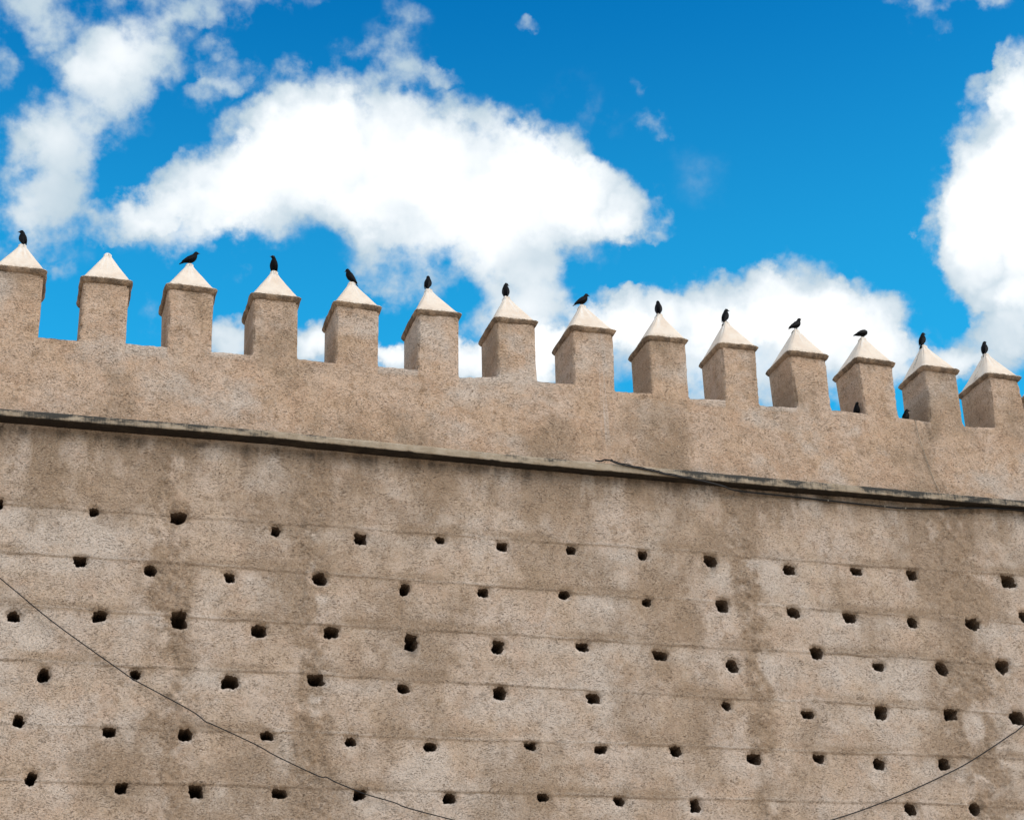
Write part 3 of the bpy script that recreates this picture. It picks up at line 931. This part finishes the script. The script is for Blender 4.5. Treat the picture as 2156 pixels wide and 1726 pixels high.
def pymesh(name, vs, fs, mat, sub=0):
    me = bpy.data.meshes.new(name)
    me.from_pydata(vs, [], fs)
    me.materials.append(mat)
    me.update()
    for p in me.polygons:
        p.use_smooth = True
    return me


def make_bird(loc, yaw, pitch, label, head_yaw=0.0, head_up=0.0, tail_pitch=None, size=1.0, preen=False, spread=0.0, lean=0.0, nape=False):
    """jackdaw sized bird; forward is local +X, yaw about Z in degrees, pitch = body angle above level"""
    root = bpy.data.objects.new('bird', None)
    COL.objects.link(root)
    root.location = loc
    root.rotation_euler = (math.radians(lean), 0, math.radians(yaw))
    root.scale = (size, size, size)
    tag(root, label, 'bird', 'black birds perched along the battlements')
    p = math.radians(pitch)
    ax_ = Vector((math.cos(p), 0, math.sin(p)))
    side = Vector((0, 1, 0))
    leg_h = .030
    hip = Vector((0, 0, leg_h + .035))
    tp = math.radians(pitch if tail_pitch is None else tail_pitch)
    tdir = -Vector((math.cos(tp), 0, math.sin(tp)))
    rump = hip - ax_ * .055 + Vector((0, 0, .012))
    chest = hip + ax_ * .085
    neck = chest + (ax_ + Vector((0, 0, .9))).normalized() * .055
    hy = math.radians(head_yaw)
    hdir = Vector((math.cos(hy), math.sin(hy), 0))
    if preen:
        neck = chest + (ax_ + Vector((0.5, 0, .25))).normalized() * .02
        head = neck + Vector((-.012, .03, .012))
        fdir = Vector((-.75, .5, -.45)).normalized()
    else:
        head = neck + Vector((0, 0, .026)) + hdir * .014
        fdir = (hdir + Vector((0, 0, math.tan(math.radians(head_up))))).normalized()
    hside = Vector((0, 0, 1)).cross(fdir).normalized()
    S = []
    tip = rump + tdir * .135
    S.append((tip, -tdir, side, .026, .005))
    S.append((rump + tdir * .10, -tdir, side, .027, .007))
    S.append((rump + tdir * .05, -tdir, side, .024, .012))
    S.append((rump, (ax_ - tdir).normalized(), side, .034, .030))
    S.append((rump + ax_ * .030 - Vector((0, 0, .003)), ax_, side, .050, .048))
    S.append((hip + ax_ * .015, ax_, side, .060, .058))
    S.append((hip + ax_ * .050, ax_, side, .062, .060))
    S.append((chest, (ax_ + Vector((0, 0, .2))).normalized(), side, .055, .054))
    mid = (chest + neck) * .5 + ax_ * .004
    S.append((mid, (neck - chest).normalized(), side, .043, .044))
    S.append((neck, (head - neck).normalized(), (side * .6 + hside * .4).normalized(), .033, .036))
    ht = ((head - neck).normalized() * .5 + fdir * .6).normalized()
    S.append((head, ht, hside, .030, .033))
    S.append((head + fdir * .018 + Vector((0, 0, .004)), fdir, hside, .024, .026))
    S.append((head + fdir * .034 + Vector((0, 0, .001)), fdir, hside, .013, .014))
    vs, fs = ring_mesh(S)
    link('body', pymesh('body', vs, fs, M_FEATHER), root)
    # grey nape patch
    if nape:
        bm = bmesh.new()
        bmesh.ops.create_uvsphere(bm, u_segments=12, v_segments=8, radius=1)
        for v in bm.verts:
            v.co = Vector((v.co.x * .022, v.co.y * .031, v.co.z * .026))
        me = bpy.data.meshes.new('nape')
        bm.to_mesh(me)
        bm.free()
        me.materials.append(M_NAPE)
        for q in me.polygons:
            q.use_smooth = True
        o = link('nape', me, root)
        o.location = head - fdir * .012 - Vector((0, 0, .006))
        o.rotation_euler = (0, 0, math.atan2(fdir.y, fdir.x))
    # beak: two mandibles joined
    B_ = []
    b0 = head + fdir * .030
    for q, r in ((0, .0105), (.014, .0085), (.026, .005), (.036, .0012)):
        B_.append((b0 + fdir * q - Vector((0, 0, .15 * q * q / .036)), fdir, hside, r * .75, r))
    vs, fs = ring_mesh(B_, 8)
    link('beak', pymesh('beak', vs, fs, M_BEAK), root)
    for sg in (1, -1):
        bm = bmesh.new()
        bmesh.ops.create_uvsphere(bm, u_segments=8, v_segments=6, radius=.0042)
        me = bpy.data.meshes.new('eye')
        bm.to_mesh(me)
        bm.free()
        me.materials.append(M_EYE)
        o = link('eye', me, root)
        o.location = head + fdir * .016 + hside * (sg * .0235) + Vector((0, 0, .008))
    # folded wings: shoulder to primaries crossing over the tail base
    for sg in (1, -1):
        W_ = []
        sh = chest + side * (sg * .040) - ax_ * .0 + Vector((0, 0, .010))
        up_ = side.cross(ax_) * -1
        back = Vector((-math.sin(p), 0, math.cos(p)))
        tipw = rump + tdir * .085 + side * (sg * (.020 + spread)) + back * .022
        midw = hip + side * (sg * .054) + back * .022
        for k, (t, hw, th) in enumerate(((0, .012, .008), (.12, .030, .013), (.3, .040, .015), (.5, .040, .013), (.7, .028, .009), (.88, .015, .006), (1, .003, .003))):
            c = sh * (1 - t) ** 2 + midw * (2 * t * (1 - t)) * 1.0 + tipw * t ** 2
            tg = ((midw - sh) * (1 - t) + (tipw - midw) * t).normalized()
            ws = (back * .8 - side * (sg * .35)).normalized()
            ws = (ws - tg * ws.dot(tg)).normalized()
            W_.append((c, tg, ws, hw, th))
        vs, fs = ring_mesh(W_, 10)
        link('wing', pymesh('wing', vs, fs, M_WING), root)
    # legs with three front toes and a hind toe
    for sg in (1, -1):
        foot = Vector((.004, sg * .017, .004))
        top = hip + side * (sg * .022) - Vector((0, 0, .022))
        knee = top * .45 + foot * .55 + Vector((-.008, 0, 0))
        allv, allf = [], []
        chains = [([top, knee, foot], (.011, .0048, .004))]
        for a in (-28, 0, 28, 180):
            r = math.radians(a)
            e = foot + Vector((math.cos(r), math.sin(r), 0)) * (.026 if a != 180 else .018) + Vector((0, 0, -.012))
            chains.append(([foot, (foot + e) * .5 + Vector((0, 0, .004)), e], (.004, .0035, .002)))
        for ch, rad in chains:
            sec = []
            for i, c in enumerate(ch):
                tg = (ch[min(i + 1, 2)] - ch[max(i - 1, 0)]).normalized()
                sd = tg.cross(Vector((.3, .9, .2))).normalized()
                sec.append((c, tg, sd, rad[i], rad[i]))
            vs, fs = ring_mesh(sec, 6)
            o_ = len(allv)
            allv += vs
            allf += [tuple(i + o_ for i in q) for q in fs]
        link('leg', pymesh('leg', allv, allf, M_BEAK), root)
    return root


def apex(i):
    m = MER[i + 1]
    return Vector((m[7], (m[9]) / 2, m[8] - .028))


# direction notes: yaw 0 looks right along the wall, 90 away from the viewer, -90 towards the viewer
BIRDS = [
    (0, 120, 72, dict(head_yaw=40, head_up=8), 'upright black bird on the far left merlon cap, beak turned left'),
    (2, 8, 44, dict(head_yaw=0, head_up=12, tail_pitch=32), 'black bird in profile facing right, on the cap just right of the bare cap'),
    (3, -110, 74, dict(head_yaw=-45, head_up=0), 'upright plump black bird facing the viewer with its tail hidden, above the big cloud edge'),
    (4, 155, 62, dict(head_yaw=-30, head_up=0, tail_pitch=55), 'upright black bird with its tail slanting down to the right over the cap edge'),
    (5, 55, 72, dict(head_yaw=30, head_up=0, tail_pitch=68), 'upright hunched black bird seen from behind, small tail tip at lower left'),
    (6, 70, 76, dict(head_yaw=-50, head_up=4, nape=True), 'slim upright black bird with greyish nape, head turned slightly right, before the white cloud'),
    (7, 6, 42, dict(head_yaw=0, head_up=-4, tail_pitch=36, nape=True), 'black bird in clear profile facing right, long tail sloping down left, beak level'),
    (8, 62, 74, dict(head_yaw=20, head_up=0, tail_pitch=70), 'slim upright black bird with hidden beak, right of the level-beaked profile bird'),
    (9, 30, 70, dict(head_yaw=-25, head_up=4, tail_pitch=66), 'tall upright black bird with beak pointing right, before the low white cloud'),
    (10, 12, 42, dict(head_yaw=-5, head_up=30, tail_pitch=34, spread=.012, nape=True), 'greyish black bird facing right with beak raised and forked tail to the left'),
    (11, 8, 30, dict(preen=True, tail_pitch=22, spread=.03), 'hunched black bird preening with its head tucked down and ragged tail feathers to the left'),
    (12, 25, 68, dict(head_yaw=-20, head_up=8, tail_pitch=62), 'upright black bird facing right, on the cap with a dark green stain'),
    (13, 40, 70, dict(head_yaw=-30, head_up=35, tail_pitch=66), 'upright black bird with its beak pointing up, on the rightmost full merlon'),
]
for i, yaw, pitch, kw, lab in BIRDS:
    make_bird(apex(i), yaw, pitch, lab, size=1.08, **kw)
make_bird((18.20, .16, float(sill(18.20)) + .012), -75, 72, 'black bird standing in the crenel shade below the preening bird, facing the viewer', head_yaw=-10, size=1.0)
make_bird((19.20, .20, float(sill(19.2)) + .012), -20, 70, 'black bird standing in the crenel beside the hanging cord, beak pointing right', head_yaw=10, size=1.08)

scene.render.engine = 'CYCLES'
